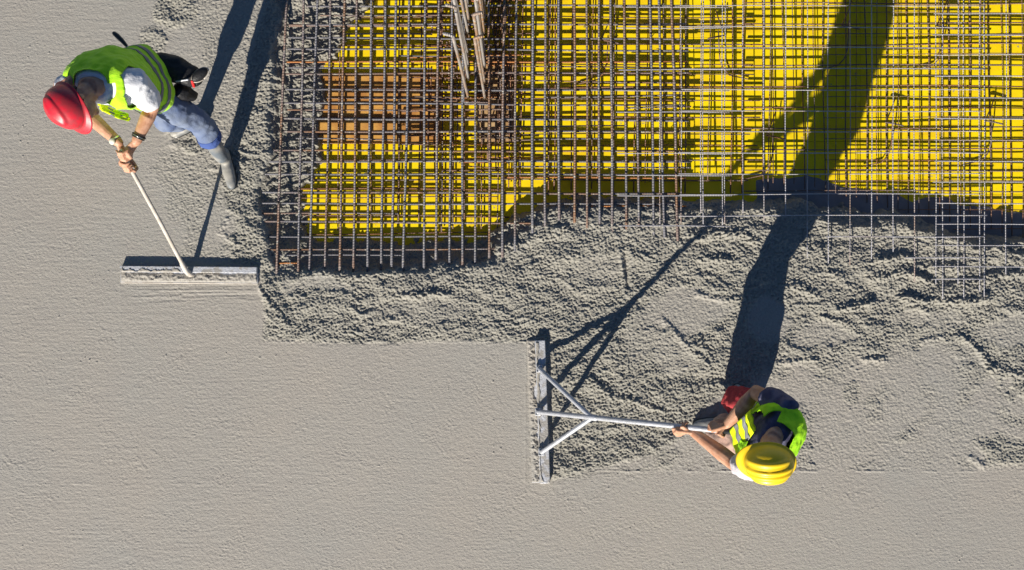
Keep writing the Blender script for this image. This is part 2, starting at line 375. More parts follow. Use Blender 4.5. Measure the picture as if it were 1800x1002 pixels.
    e = .062 + .034 * rt + .02 * N[0](X / 50, Y / 50); wid = 64 - 37 * rt + 26 * lb + (14 - 6 * rt) * N[0](X / 80, 0 * Y)
    prof = e * sstep(-1, 11, pd) + (-FZ - e) * np.clip((pd - 4) / wid, 0, 1)
    z = z - np.maximum(-FZ - prof, 0) * 1.0 + (.004 + .018 * rt) * np.exp(-((pd / wid - 1) / .45)**2) * (pd > 0) * sstep(380, 420, Y)
    z = np.where(pd <= 0, FZ - .04 + .02 * np.clip(1 + pd / 25, 0, 1), z)
    return z, R
LS = [(488, -230), (650, -230), (566, 130), (548, 300), (520, 400), (872, 402), (868, 452), (700, 470), (474, 480), (462, 330), (474, 240), (486, 150)]
SUNK = [LS, LS, [(1210, 330), (1420, 340), (1640, 370), (1790, 400), (1790, 470), (1735, 500), (1640, 500), (1590, 462), (1450, 432), (1300, 388), (1210, 390)]]
STROKES = [([(1100, 445), (1104, 478), (1107, 506)], 4, -.035), ([(1092, 448), (1098, 500)], 5, .02),
    ([(1472, 544), (1500, 540), (1530, 534)], 6, .035), ([(1580, 526), (1673, 532), (1731, 527)], 6, .032), ([(1684, 592), (1715, 612), (1742, 648)], 6, .03),
    ([(1364, 642), (1433, 632)], 5, .022), ([(1522, 634), (1551, 634)], 6, .025), ([(1706, 804), (1731, 819)], 5, .018), ([(1214, 414), (1304, 414), (1330, 425)], 7, .035),
    ([(1226, 520), (1274, 529), (1301, 526)], 5, .022), ([(1235, 450), (1283, 458)], 6, .024), ([(1530, 488), (1583, 482), (1640, 496)], 6, .03),
    ([(1535, 456), (1601, 456)], 6, .024), ([(693, 524), (753, 516), (792, 518)], 6, .026), ([(457, 505), (480, 540), (505, 572)], 5, .022), ([(490, 500), (520, 560)], 4, -.012),
    ([(669, 562), (708, 556)], 5, .018), ([(1033, 667), (1073, 698), (1123, 710), (1170, 723)], 5, .022), ([(1160, 560), (1200, 600), (1240, 640)], 5, .018),
    ([(1690, 500), (1760, 486), (1830, 480)], 7, .02), ([(1400, 505), (1440, 520)], 5, .02), ([(1440, 560), (1490, 566)], 5, .016), ([(1620, 602), (1660, 590)], 5, .016),
    ([(1230, 590), (1250, 640), (1245, 680)], 4, .012), ([(880, 440), (930, 420), (1000, 405)], 8, .02), ([(1610, 470), (1700, 470)], 6, .02), ([(1750, 650), (1800, 660)], 5, .02),
    ([(930, 470), (960, 460), (1010, 450)], 6, .012), ([(560, 480), (640, 486), (700, 480)], 6, .016), ([(400, 385), (385, 410), (420, 430)], 5, .014), ([(1440, 430), (1450, 470), (1470, 490)], 5, .018)]
STEP = .0042
def axis(lo, hi, far):
    core = np.arange(lo, hi, STEP); g = [.012]
    while sum(g) < far: g.append(g[-1] * 1.18)
    o = np.cumsum(g); return np.concatenate([(lo - o)[::-1], core, core[-1] + o])
xs = axis(-3.75, 3.75, 26); ys = axis(-2.12, 2.12, 26)
GX, GY = np.meshgrid(xs, ys)
PX, PY = GX * 250 + 900, 501 - GY * 250
Z, RR = slab_height(PX, PY)
nx, ny = len(xs), len(ys)
me = bpy.data.meshes.new('slab'); me.vertices.add(nx * ny)
me.vertices.foreach_set('co', np.stack([GX, GY, Z], -1).astype(np.float32).ravel())
i = np.arange(nx * ny).reshape(ny, nx); q = np.stack([i[:-1, :-1], i[:-1, 1:], i[1:, 1:], i[1:, :-1]], -1).reshape(-1, 4)
me.loops.add(q.size); me.loops.foreach_set('vertex_index', q.ravel().astype(np.int32))
me.polygons.add(len(q)); me.polygons.foreach_set('loop_start', (np.arange(len(q)) * 4).astype(np.int32))
me.polygons.foreach_set('use_smooth', np.ones(len(q), bool))
me.update(calc_edges=True)
at = me.attributes.new('rough', 'FLOAT', 'POINT'); at.data.foreach_set('value', RR.astype(np.float32).ravel())
slab = bpy.data.objects.new('ground', me); C.objects.link(slab); me.materials.append(M['concrete'])
tag(slab, 'fresh grey concrete, trowelled smooth at left and crumbly beside the steel', 'concrete', kind='structure')
def ground_z(px, py):
    return float(slab_height(np.array([[float(px)]]), np.array([[float(py)]]))[0][0, 0])

# ------------------------------------------------------------------ formwork boards in the pit
def fpx(v, ax): return (v - 900) / 250 * (H - FZ) / H if ax == 0 else (501 - v) / 250 * (H - FZ) / H
def board(x0, x1, y0, y1, m, label, top=FZ, group='yellow formwork boards side by side', name='formwork_board'):
    X0, X1, Y1, Y0 = fpx(x0, 0), fpx(x1, 0), fpx(y0, 1), fpx(y1, 1); g = .0012
    root = MB(); c = Vector(((X0 + X1) / 2, (Y0 + Y1) / 2, top - .0135))
    root.box(c, (Vector((1, 0, 0)), Vector((0, 1, 0)), Vector((0, 0, 1))), ((X1 - X0) / 2 - g, (Y1 - Y0) / 2 - g, .0135))
    o = root.build(name, m, None, False, bevel=.0015)
    o.data.transform(Matrix.Translation((-c.x, -c.y, -c.z))); o.location = c
    return tag(o, label, 'board', group)
rows = [(-230, -119), (-119, -27), (-27, 65), (65, 157), (157, 249), (249, 341), (341, 455)]
rown = ['outermost row past the top edge', 'row just past the top edge', 'top visible row', 'second visible row', 'row level with the brown plywood',
        'row above the concrete edge', 'lowest row, half buried']
cols = [(500, 905), (905, 1512), (1512, 2130)]
coln = ['left, under thick rebar', 'middle', 'right, under thin mesh']
for ri, (y0, y1) in enumerate(rows):
    for ci, (x0, x1) in enumerate(cols):
        board(x0, x1, y0, y1, M['yellow'], 'yellow formwork board, ' + rown[ri] + ', ' + coln[ci])
board(838, 904, 96, 251, M['pale'], 'pale beige plywood offcut beside the brown sheet, under the starter bars', FZ + .008, 'plywood under the rebar', 'plywood_sheet')
board(560, 776, 131, 251, M['brown'], 'brown bare plywood sheet under the rebar among yellow boards', FZ + .012, 'plywood under the rebar', 'plywood_sheet')

def film(name, P, h, m, label, kind='stuff'):
    """thin irregular puddle of slurry on the boards"""
    P = [(x + random.uniform(-2, 2), y + random.uniform(-2, 2)) for x, y in P]
    import bmesh
    Q = []
    for k in range(len(P)):
        a = P[k]; b = P[(k + 1) % len(P)]; n = max(1, int(math.hypot(b[0] - a[0], b[1] - a[1]) / 7))
        for t in range(n):
            u = t / n; Q.append((a[0] + (b[0] - a[0]) * u + random.uniform(-1.5, 1.5), a[1] + (b[1] - a[1]) * u + random.uniform(-1.5, 1.5)))
    cx = sum(p[0] for p in Q) / len(Q); cy = sum(p[1] for p in Q) / len(Q)
    bm = bmesh.new(); lo = [bm.verts.new((fpx(x, 0), fpx(y, 1), FZ + .0005)) for x, y in Q]
    hi = []
    n = len(Q)
    for k, (x, y) in enumerate(Q):
        x0, y0 = Q[k - 1]; x1, y1 = Q[(k + 1) % n]; tx, ty = x1 - x0, y1 - y0; L = math.hypot(tx, ty) + 1e-6
        hi.append(bm.verts.new((fpx(x - ty / L * 1.5 * SGN, 0), fpx(y + tx / L * 1.5 * SGN, 1), FZ + h)))
    for k in range(n): bm.faces.new((lo[k], lo[(k + 1) % n], hi[(k + 1) % n], hi[k]))
    f = bm.faces.new(hi); bmesh.ops.triangulate(bm, faces=[f]); bmesh.ops.recalc_face_normals(bm, faces=bm.faces[:])
    me = bpy.data.meshes.new(name); bm.to_mesh(me); bm.free(); o = link(name, me, m); return tag(o, label, 'slurry', kind=kind)
SGN = 1
film('cement_slurry', [(1330, 318), (1350, 315), (1368, 314), (1395, 312), (1419, 308), (1450, 318), (1482, 327), (1506, 332), (1542, 337), (1577, 341), (1592, 353), (1604, 356),
      (1628, 350), (1652, 345), (1667, 347), (1679, 359), (1697, 365), (1721, 363), (1739, 365), (1769, 372), (1800, 373), (1870, 376), (2100, 400), (2100, 500), (1500, 470), (1330, 400)],
     .005, M['slurry'], 'grey film of cement slurry spread over the yellow boards')

# ------------------------------------------------------------------ reinforcement
def bar_mesh(L, r, wob=0., seg=8):
    wob *= 1.5
    n = max(3, int(L / .12)); rings = []; a, b, c = (random.uniform(0, 6) for _ in range(3))
    for i in range(n + 1):
        x = L * i / n; e = math.sin(math.pi * i / n)
        y = wob * e * math.sin(a + x * 2.1); z = wob * e * .6 * math.sin(b + x * 2.9)
        rings.append([(x, y + r * math.cos(t), z + r * math.sin(t)) for t in (2 * math.pi * k / seg for k in range(seg))])
    mb = MB().rings(rings); return mb.mesh('bar')
def bar(name, p, q, r, m, parent, wob=.003, label=None, seg=8):
    p = Vector(p); q = Vector(q); d = q - p; me = bar_mesh(d.length, r, wob, seg); me.materials.append(m)
    me.polygons.foreach_set('use_smooth', [True] * len(me.polygons))
    o = bpy.data.objects.new(name, me); C.objects.link(o); o.parent = parent
    o.location = p - origin(parent); o.rotation_euler = d.to_track_quat('X', 'Z').to_euler()
    if label: o['label'] = label
    return o
def jit(a): return random.uniform(-a, a)

# --- thick top mat at left
ZV, ZH, RB = -.008, -.024, .0088
vx = [(503, 486, 481), (533, 524, 487), (558, 543, 493), (581, 571, 478), (606, 597, 475), (628, 621, 472), (652, 646, 472), (677, 670, 469), (697, 688, 463), (720, 708, 471), (748, 745, 466),
      (772, 766, 451), (794, 790, 468), (814, 813, 468), (838, 835, 466), (860, 860, 448), (886, 883, 447), (908, 905, 436), (936, 936, 404), (958, 958, 392), (982, 983, 382), (1010, 1010, 386),
      (1031, 1032, 395), (1053, 1054, 388), (1074, 1076, 402), (1098, 1101, 398), (1120, 1123, 392), (1143, 1149, 408), (1157, 1168, 412), (1180, 1191, 418)]
top = empty('rebar_mat', W(850, 250, ZV), 'thick ribbed rebar mat tied in a close grid over the left formwork', 'rebar mat')
bars_v = []
for k, (xt, xb, yb) in enumerate(vx):
    yt = -190; f = (xt - xb) / 450.
    a = W(xt + f * 190, yt, ZV + jit(.003)); b = W(xb, yb + 6, ZV + (.018 if xb > 880 else -.008) + jit(.004))
    o = bar('long_bar', a, b, RB * random.uniform(.92, 1.08), M['rust'] if k in (10, 22, 28) and k != 10 and False else M['bar'], top); bars_v.append((xt, xb))
hy = [(11, 538), (44, 505), (66, 505), (86, 505), (109, 503), (130, 500), (157, 500), (181, 498), (208, 494), (231, 490), (264, 467), (284, 467), (306, 465), (338, 461), (357, 461), (389, 461), (-12, 540), (-36, 540), (-60, 542), (-84, 545), (-108, 545)]
for k, (y, x0) in enumerate(hy):
    x1 = 1206 + jit(8); sl = jit(3)
    bar('cross_bar', W(x0, y, ZH + jit(.002)), W(x1, y + sl + (2 if y > 150 else 0), ZH + jit(.002)), RB * .82 * random.uniform(.9, 1.1), M['rust'] if k in (4,) else M['bar'], top)
for y, x0, x1, m in ((416, 461, 862, 'bar'), (439, 461, 870, 'bar'), (449, 475, 705, 'bar'), (464, 470, 523, 'rust'), (375, 461, 700, 'bar'), (363, 1040, 1206, 'rust'), (193, 505, 900, 'bar'),
                     (119, 505, 760, 'bar'), (312, 880, 1206, 'rust'), (27, 560, 900, 'bar'), (46, 507, 780, 'bar'), (157, 900, 1215, 'bar'), (380, 1120, 1206, 'bar')):
    bar('cross_bar', W(x0, y, ZH - .004), W(x1, y + jit(2), ZH - .004), RB * .7, M[m], top)
# doubled bars lying just under the mat between the main ones (laps)
for x0, x1, y in ((530, 760, 60), (700, 910, 98), (900, 1210, 116), (880, 1190, 141), (640, 800, 172), (880, 1100, 222), (1100, 1215, 190), (900, 1060, 247), (960, 1200, 171), (520, 700, 243), (900, 1215, 293)):
    bar('lap_bar', W(x0, y, ZH - .018), W(x1, y + jit(5), ZH - .020), .0055, M['bar'], top)
# tie wires at crossings
tie = MB()
for s in (-1, 1): tie.chain([(-.012, -.012 * s, -.008), (0, 0, .0115), (.012, .012 * s, -.008)], [.0022] * 3, 5)
tie.chain([(.004, 0, .011), (.014, .006, .016), (.02, .016, .012)], [.0025] * 3, 5)
tme = tie.mesh('tie'); tme.materials.append(M['wire']); cnt = 0
cand = [(k, y) for k in range(len(vx)) for y, _ in hy[:16] if (k + int(y)) % 3 == 0]
random.shuffle(cand)
for k, y in cand[:98]:
    xt, xb, yb = vx[k]; x = xt + (xb - xt) * y / 450; p = W(x, y, ZV)
    o = bpy.data.objects.new('tie_wire', tme); C.objects.link(o); o.parent = top; o.location = p - origin(top); o.rotation_euler = (0, 0, random.uniform(0, 6)); o.scale = (1.1,) * 3

# --- bottom mats standing just off the boards
ZL = FZ + .028
low = empty('rebar_mat', W(850, 240, ZL), 'rusty lower rebar mat under the thick grid, close over the boards', 'rebar mat')
x = 548
while x < 1330:
    x += random.choice((20, 28, 36, 30, 10))
    if x > 1215: x += 10
    bar('long_bar', W(x + 4, -190, ZL), W(x - 2, 330 + 70 * (x < 880) + jit(14), ZL), random.choice((.0042, .0055, .005)), M['bar_low'], low, .005)
y = -188
while y < 400:
    y += random.choice((26, 16, 34, 30))
    for _ in (0,):
        bar('cross_bar', W(535 + jit(12), y, ZL - .011), W((1330 if y < 330 else 880) + jit(16), y + jit(5), ZL - .011), random.choice((.004, .0055)), M['bar_low'], low, .005)
# --- dense shear reinforcement around the column
shear = empty('shear_cage', W(835, 130, -.08), 'dense dark shear reinforcement packed around the column starter bars', 'rebar cage')
for k in range(58):
    x = random.uniform(745, 905); y0 = random.uniform(-60, 230); z = random.uniform(-.13, -.05)
    bar('stirrup_leg', W(x, y0, z), W(x + jit(3), y0 + random.uniform(40, 130), z + jit(.01)), .005, M['bar_low'], shear, .002)
for k in range(56):
    y = random.uniform(-60, 300); x0 = random.uniform(700, 850); z = random.uniform(-.13, -.05)
    bar('stirrup_leg', W(x0, y, z), W(x0 + random.uniform(50, 140), y + jit(3), z + jit(.01)), .0048, M['bar_low'] if k % 3 else M['rust'], shear, .002)
for k in range(20):
    x = random.uniform(770, 900); y = random.uniform(-40, 290); z = -.13; p = W(x, y, z)
    bar('stirrup_leg', p, p + Vector((jit(.012), jit(.012), .105)), .0055, M['bar_low'], shear, 0)

# --- column starter bars
col = empty('starter_cage', W(837, 100, -.1), 'tall dusty column starter bars standing up in two rows at the top edge', 'starter bars')
for sx, ys_ in ((823, (172, 140, 116, 96, 60, 38, 10, -20, -48)), (851.5, (173, 144, 118, 96, 58, 36, 8, -20, -48))):
    for k, y in enumerate(ys_):
        b = W(sx + jit(1.5), y + jit(1.5), -.10); hgt = 1.56 + (.0 if k < 2 else jit(.08)); t = b + Vector((jit(.015), jit(.02), hgt + .1))
        o = bar('starter_bar', b, t, .0095, M['starter'], col, .001, seg=10)
        hk = MB(); hk.chain([t, t + Vector((0, 0, .02)), t + Vector((.018 if sx > 830 else -.022, .004, .03)), t + Vector((.04 if sx > 830 else -.045, .01, .026))], [.0095] * 4, 8)
        h = hk.build('hook', M['starter'], col)
for z in (-.06, -.01):
    p = [W(815, 180, z), W(860, 180, z), W(858, -60, z), W(817, -60, z)]
    for a, b in zip(p, p[1:] + p[:1]): bar('link', a, b, .005, M['bar'], col, 0)

# --- welded wire meshes at right
ZM, ZMV, RM = -.016, -.024, .0036
def sheet(name, label, xsl, ysl, x0, x1, y0, y1, z, r, m, lean=0, wob=.003):
    up = .060 if z > -.05 else 0; zz = lambda y: z + up * max(0, (y + 180) / 680)      # top sheets ride up on to the heap
    root = empty(name, W((xsl[0] + xsl[-1]) / 2, (ysl[0] + ysl[-1]) / 2, z), label, 'wire mesh', 'welded wire mesh sheets')
    for x in xsl:
        ye = y1(x) if callable(y1) else y1
        bar('long_wire', W(x - lean, y0 + jit(3), zz(y0)), W(x, ye + jit(3), zz(ye)), r * random.uniform(.9, 1.1), m, root, wob, seg=6)
    for y in ysl:
        a = x0(y) if callable(x0) else x0; b = x1(y) if callable(x1) else x1
        bar('cross_wire', W(a + jit(3), y, zz(y) + r * 1.9), W(b + jit(3), y + jit(1.5), zz(y) + r * 1.9), r * random.uniform(.9, 1.1), m, root, wob, seg=6)
    return root
sheet('wire_mesh_sheet', 'bright thin welded mesh sheet whose lower wires dip into the concrete', [1232, 1270, 1306, 1343, 1381, 1419, 1456, 1494, 1532, 1570, 1607.5, 1645, 1684, 1722], [491, 453, 416, 380, 342, 305.5, 268, 231, 195, 157, 121, 84, 47, 10, -27, -64, -101, -138],
      lambda y: 1640 if y > 480 else 1590 if y > 440 else 1452 if y > 400 else 1195, 1732, -180, lambda x: (385 if x < 1400 else 452 if x < 1590 else 500) + jit(12), ZM, RM, M['bar_mesh'])
bar_extra = sheet('wire_mesh_sheet', 'pale thin welded mesh sheet lapped over the ends of the thick rebar', [1160, 1197, 1236, 1274], [397, 344, 308, 270, 197, 159, 123, 49, 12, -25, -62], 1085, 1285, -180, 396, ZM - .012, RM, M['bar_mesh'])
sheet('wire_mesh_sheet', 'bright thin welded mesh sheet running off the right edge', [1657, 1694, 1730, 1768, 1806, 1843, 1880, 1917, 1955, 1992], [468, 431, 394, 357, 320, 283, 246, 208, 171, 134, 97, 61, 24, -13, -50, -87],
      1642, 2010, -180, lambda x: 525 if x < 1740 else 482, ZM - .014, RM, M['bar_mesh'])
sheet('wire_mesh_sheet', 'rusty wavy lower mesh sheet close over the yellow boards at right', [1342 + 36.4 * k for k in range(21)], [336 - 36.8 * k for k in range(14)],
      lambda y: 1310, 2090, -180, lambda x: 326 + max(0, x - 1400) * .23, FZ + .026, .0046, M['bar_low'], 6, .006)
sheet('wire_mesh_sheet', 'second rusty lower mesh sheet with orange bar ends lying by the slurry', [1359 + 36.6 * k for k in range(20)], [403, 369, 318, 281, 244, 207, 170, 133, 96, 59, 22, -15],
      lambda y: {403: 1674, 369: 1575}.get(y, 1450), 2080, -180, lambda x: 322 + max(0, x - 1400) * .25, FZ + .036, .0032, M['bar_low'], 2, .005)

# --- bent wire spacers
def spacer(px, py, fl, label, r=.0045):
    z0 = FZ + .01; root = empty('rebar_spacer', W(px, py, z0), label, 'spacer', 'bent wire spacers between the two mesh layers')
    P = lambda q: [W(px + x * fl, py + y, z0 + z) for x, y, z in q]
    MB().chain(P([(-3, 0, .105), (10, 2, .108), (27, 6, .105)]), [r * 1.3] * 3, 7).build('seat_wire', M['bar_low'], root)
    MB().chain(P([(14, -44, .003), (8, -26, .05), (-3, 0, .105)]), [r] * 3, 7).build('leg', M['bar_low'], root)
    MB().chain(P([(9, -8, .112), (8, 18, .10), (7, 40, .07), (1, 58, .03), (-10, 70, .008), (-42, 77, .003)]), [r] * 6, 7).build('leg', M['bar_low'], root)
for a in ((1272, 62, -1, 'bent wire spacer near the top edge, beside the lap of the two meshes'), (1350, 238, 1, 'bent wire spacer in the arm shadow, left of the wide body shadow'),
          (1483, 45, 1, 'bent wire spacer at the top of the wide body shadow'), (1560, 215, 1, 'bent wire spacer just right of the wide body shadow'),
          (1650, 45, 1, 'bent wire spacer nearest the top edge at right'), (1735, 212, 1, 'bent wire spacer farthest right over the yellow boards'),
          (1060, 70, 1, 'bent wire spacer half hidden by the thick rebar')):
    spacer(*a)
# ------------------------------------------------------------------ tools
X_, Y_, Z_ = Vector((1, 0, 0)), Vector((0, 1, 0)), Vector((0, 0, 1))
def noisy_strip(name, p, q, wdir, w0, w1, h, m, parent, n=60, k=8, seed=1.):
    """lumpy smear of concrete lying on a board, irregular along one edge"""
    p = Vector(p); q = Vector(q); rings = []
    for i in range(n + 1):
        t = i / n; c = p.lerp(q, t); e = float(N[5](np.array([t * 9 + seed]), np.array([seed]))[0]) + .5 * float(N[6](np.array([t * 31 + seed]), np.array([seed]))[0])
        wd = w0 + (w1 - w0) * min(1, max(0, .5 + e)); r = []
        for j in range(k + 1):
            u = j / k; hh = h * (math.sin(math.pi * min(1, max(0, u))) ** .5) * (.7 + .5 * float(N[7](np.array([t * 95 + seed]), np.array([u * 6 + seed]))[0]) + .5 * float(N[4](np.array([t * 37 + seed]), np.array([u * 3 + seed]))[0])) * (1 if 0 < i < n else .05)
            r.append(c + wdir * (wd * u) + Z_ * hh)
        r += [c + wdir * (wd * u) - Z_ * .002 for u in (1, 0)]
        rings.append(r)
    return MB().rings(rings).build(name, m, parent)

# left screed board: raised back lip and flat plate clogged with concrete
t1 = empty('screed_board', W(333, 484, 0), 'flat screed board with worn white pole held by the red helmeted worker', 'screed')
a, b = W(214, 471, .03), W(454, 473, .03); L1 = (b - a).length; d1 = (b - a).normalized(); n1 = Vector((-d1.y, d1.x, 0))
c = W(334, 474, 0)
MB().box(Vector((c.x, c.y, .020)) , (d1, n1, Z_), (L1 / 2, .022, .018)).build('back_tube', M['aluboard'], t1, False, bevel=.003)
c2 = c - n1 * .058
MB().box(Vector((c2.x, c2.y, .009)), (d1, n1, Z_), (L1 / 2 + .004, .0365, .006)).build('blade', M['aluboard'], t1, False, bevel=.002)
e0 = c - d1 * (L1 / 2) - n1 * .094; e1 = c + d1 * (L1 / 2) - n1 * .094
MB().chain([Vector((e0.x, e0.y, .012)), Vector((e1.x, e1.y, .012))], [.0045, .0045], 8).build('edge_bead', M['pole_w'], t1)
noisy_strip('concrete_smear', Vector((e0.x, e0.y, .0155)) + n1 * .006, Vector((e1.x, e1.y, .0155)) + n1 * .006, n1, .055, .075, .014, M['concrete'], t1, 200, 10, 3.3)
noisy_strip('concrete_smear', Vector((c.x, c.y, .0375)) - d1 * (L1 / 2 - .01) - n1 * .02, Vector((c.x, c.y, .0375)) - d1 * .05 - n1 * .02, n1, .004, .034, .006, M['concrete'], t1, 60, 6, 8.1)
pA0, pA1 = W(330, 482, .05), W(213, 266, 1.08)
MB().chain([pA0, pA0.lerp(pA1, .5) + Vector((.004, 0, 0)), pA1], [.0135, .013, .0125], 14).build('pole', M['pole_w'], t1)
MB().chain([pA0 - Z_ * .03 + X_ * .01, pA0 + (pA1 - pA0) * .03, pA0 + (pA1 - pA0) * .10], [.021, .0185, .017], 12).build('pole_socket', M['pole_w'], t1)
# right bull float: box beam, three-way brace and long pole
t2 = empty('bull_float', W(948, 724, 0), 'pale aluminium bull float with a three way brace held by the yellow helmeted worker', 'bull float')
a, b = W(949, 598, .03), W(958, 849, .03); d2 = (b - a).normalized(); n2 = Vector((-d2.y, d2.x, 0)); L2 = (b - a).length; c = (a + b) / 2
MB().box(Vector((c.x, c.y, .026)), (d2, n2, Z_), (L2 / 2, .036, .024)).build('beam', M['aluboard'], t2, False, bevel=.005)
cc = c - X_ * .060
MB().box(Vector((cc.x, cc.y, .006)), (d2, n2, Z_), (L2 / 2 + .002, .032, .005)).build('blade', M['aluboard'], t2, False, bevel=.002)
cs = c - X_ * .092 - d2 * (L2 / 2)
noisy_strip('concrete_smear', Vector((cs.x, cs.y, .011)), Vector((cs.x, cs.y, .011)) + d2 * L2, n2 * (1 if n2.x > 0 else -1), .040, .075, .015, M['concrete'], t2, 200, 10, 5.2)
cs = c - d2 * (L2 / 2 - .01) - X_ * .031
noisy_strip('concrete_smear', Vector((cs.x, cs.y, .0505)), Vector((cs.x, cs.y, .0505)) + d2 * (L2 - .02), X_, .002, .026, .007, M['concrete'], t2, 100, 6, 1.7)
pB0, pB1 = W(946, 724, .07), W(1287, 759, 1.08)
J = pB0.lerp(pB1, .30)
MB().chain([pB0, pB1], [.0172, .0172], 14).build('pole', M['alu'], t2)
MB().chain([W(948, 648, .065), J + (pB1 - pB0) * .01], [.0165, .0165], 12).build('brace', M['alu'], t2)
MB().chain([W(952, 795, .065), J + (pB1 - pB0) * .015], [.0165, .0165], 12).build('brace', M['alu'], t2)
for px, py in ((948, 648), (946, 724), (952, 795)):
    p = W(px, py, .07); MB().box(Vector((p.x, p.y, .060)), (X_, Y_, Z_), (.022, .026, .012)).build('bracket', M['alu'], t2, False, bevel=.004)
    for q in (-.017, .017): MB().chain([Vector((p.x - .012, p.y + q, .070)), Vector((p.x - .012, p.y + q, .076))], [.006, .006], 6, round_ends=False).build('bolt', M['steel'], t2, False)
MB().chain([J - (pB1 - pB0) * .02, J + (pB1 - pB0) * .035], [.0215, .0215], 12).build('collar', M['alu'], t2)
MB().chain([pB0.lerp(pB1, .965), pB1 + (pB1 - pB0) * .01], [.0190, .0190], 12).build('grip', M['blackp'], t2)

# ------------------------------------------------------------------ people
def orth(u, f):
    u = Vector(u).normalized(); f = Vector(f); f = (f - u * f.dot(u)).normalized(); return u, f, f.cross(u)   # up, forward, right
def add_hand(mb, P, a, toward, r, wrist, side=1, thumb=1):
    """fist round a pole: P centre on axis, a axis, toward = direction from the axis to the back of the palm"""
    a = a.normalized(); e1 = Vector(toward); e1 = (e1 - a * e1.dot(a)).normalized(); e2 = a.cross(e1) * side
    def pt(th, rad, off): th = math.radians(th); return P + e1 * (math.cos(th) * rad) + e2 * (math.sin(th) * rad) + a * off
    kn = []
    for i, (o, s, fr) in enumerate(((.033, .95, .0092), (.011, 1.05, .0096), (-.011, 1.0, .0092), (-.032, .85, .0082))):
        o *= thumb; k0 = pt(38, r + .030, o * .98); kn.append(k0)
        mb.chain([pt(-10, r + .030, o * .8), k0, pt(38 + 62 * s, r + .020, o), pt(38 + 122 * s, r + .013, o), pt(38 + 190 * s, r + .010, o * .97)], [fr * 1.05, fr * 1.15, fr * 1.03, fr * .95, fr * .8], 8)
    pw = Vector(wrist); m0 = (kn[0] + kn[3]) / 2; mid = (kn[1] + kn[2]) / 2
    mb.chain([pw, pw.lerp(pt(0, r + .025, 0), .55), pt(0, r + .026, 0), mid.lerp(pt(0, r + .022, 0), .3)], [.027, .033, .038, .036], 14, flat=.52, fdir=a.cross((mid - pw).normalized()))
    mb.chain([pw.lerp(pt(-25, r + .03, .03 * thumb), .45), pt(-35, r + .030, .040 * thumb), pt(-85, r + .020, .050 * thumb), pt(-140, r + .014, .044 * thumb)], [.014, .014, .0115, .0092], 10)
def add_head(mb, c, u, f, rt):
    mb.ball(c + u * .025, (rt, f, u), (.076, .094, .098), 20, 14)
    mb.ball(c - u * .045 + f * .022, (rt, f, u), (.058, .070, .068), 16, 10)
    mb.chain([c + f * .088 + u * .02, c + f * .108 - u * .012, c + f * .092 - u * .024], [.009, .013, .010], 8)
    mb.chain([c + f * .075 + u * .032 + rt * .05, c + f * .092 + u * .034, c + f * .075 + u * .032 - rt * .05], [.009, .010, .009], 8)
    mb.chain([c + f * .082 - u * .05 + rt * .022, c + f * .090 - u * .05, c + f * .082 - u * .05 - rt * .022], [.007, .009, .007], 8)
    mb.ball(c + f * .068 - u * .09, (rt, f, u), (.026, .02, .018), 10, 6)
    for s in (-1, 1): mb.ball(c + rt * (s * .079) - f * .004, (rt, f, u), (.009, .020, .031), 10, 8)
class Torso:
    K = 1.
    T = [(-.20, .150, .105), (-.10, .172, .118), (0, .176, .122), (.18, .160, .116), (.35, .155, .118), (.52, .166, .126), (.68, .182, .128), (.80, .192, .120), (.89, .188, .106), (.95, .165, .092), (.99, .120, .074), (1.04, .072, .064), (1.10, .060, .058)]
    def __init__(s, pel, neck, rp, rs, hump=.03):
        s.p = Vector(pel); s.n = Vector(neck); s.rp = Vector(rp).normalized(); s.rs = Vector(rs).normalized(); s.t = (s.n - s.p).normalized(); s.h = hump
    def frame(s, v):
        r = s.rp.lerp(s.rs, min(1, max(0, v))); r = (r - s.t * r.dot(s.t)).normalized(); f = s.t.cross(r).normalized()
        c = s.p.lerp(s.n, v) - f * (s.h * math.sin(math.pi * min(1, max(0, v)))); return c, r, f
    def pt(s, v, a, off=0., n=2.5, flare=0.):
        vs, rx, ry = zip(*s.T); rx = s.K * np.interp(v, vs, rx); ry = s.K * np.interp(v, vs, ry); c, r, f = s.frame(v)
        ca, sa = math.cos(a), math.sin(a); x = math.copysign(abs(ca) ** (2 / n), ca); y = math.copysign(abs(sa) ** (2 / n), sa)
        return c + r * (x * (rx + off + flare)) + f * (y * (ry + off + flare))
    def rings(s, v0, v1, nv, off=0., seg=40): return [[s.pt(v0 + (v1 - v0) * i / nv, 2 * math.pi * k / seg, off) for k in range(seg)] for i in range(nv + 1)]
def fold(p, amp=1.):
    p2 = p * np.array([1, 1, .55]); return amp * (.007 * noise3(p2, 9, 0) + .0055 * noise3(p, 19, 3) + .0025 * noise3(p, 40, 6) + .004 * (1 - np.minimum(np.abs(noise3(p2, 12, 9)) * 3, 1)))
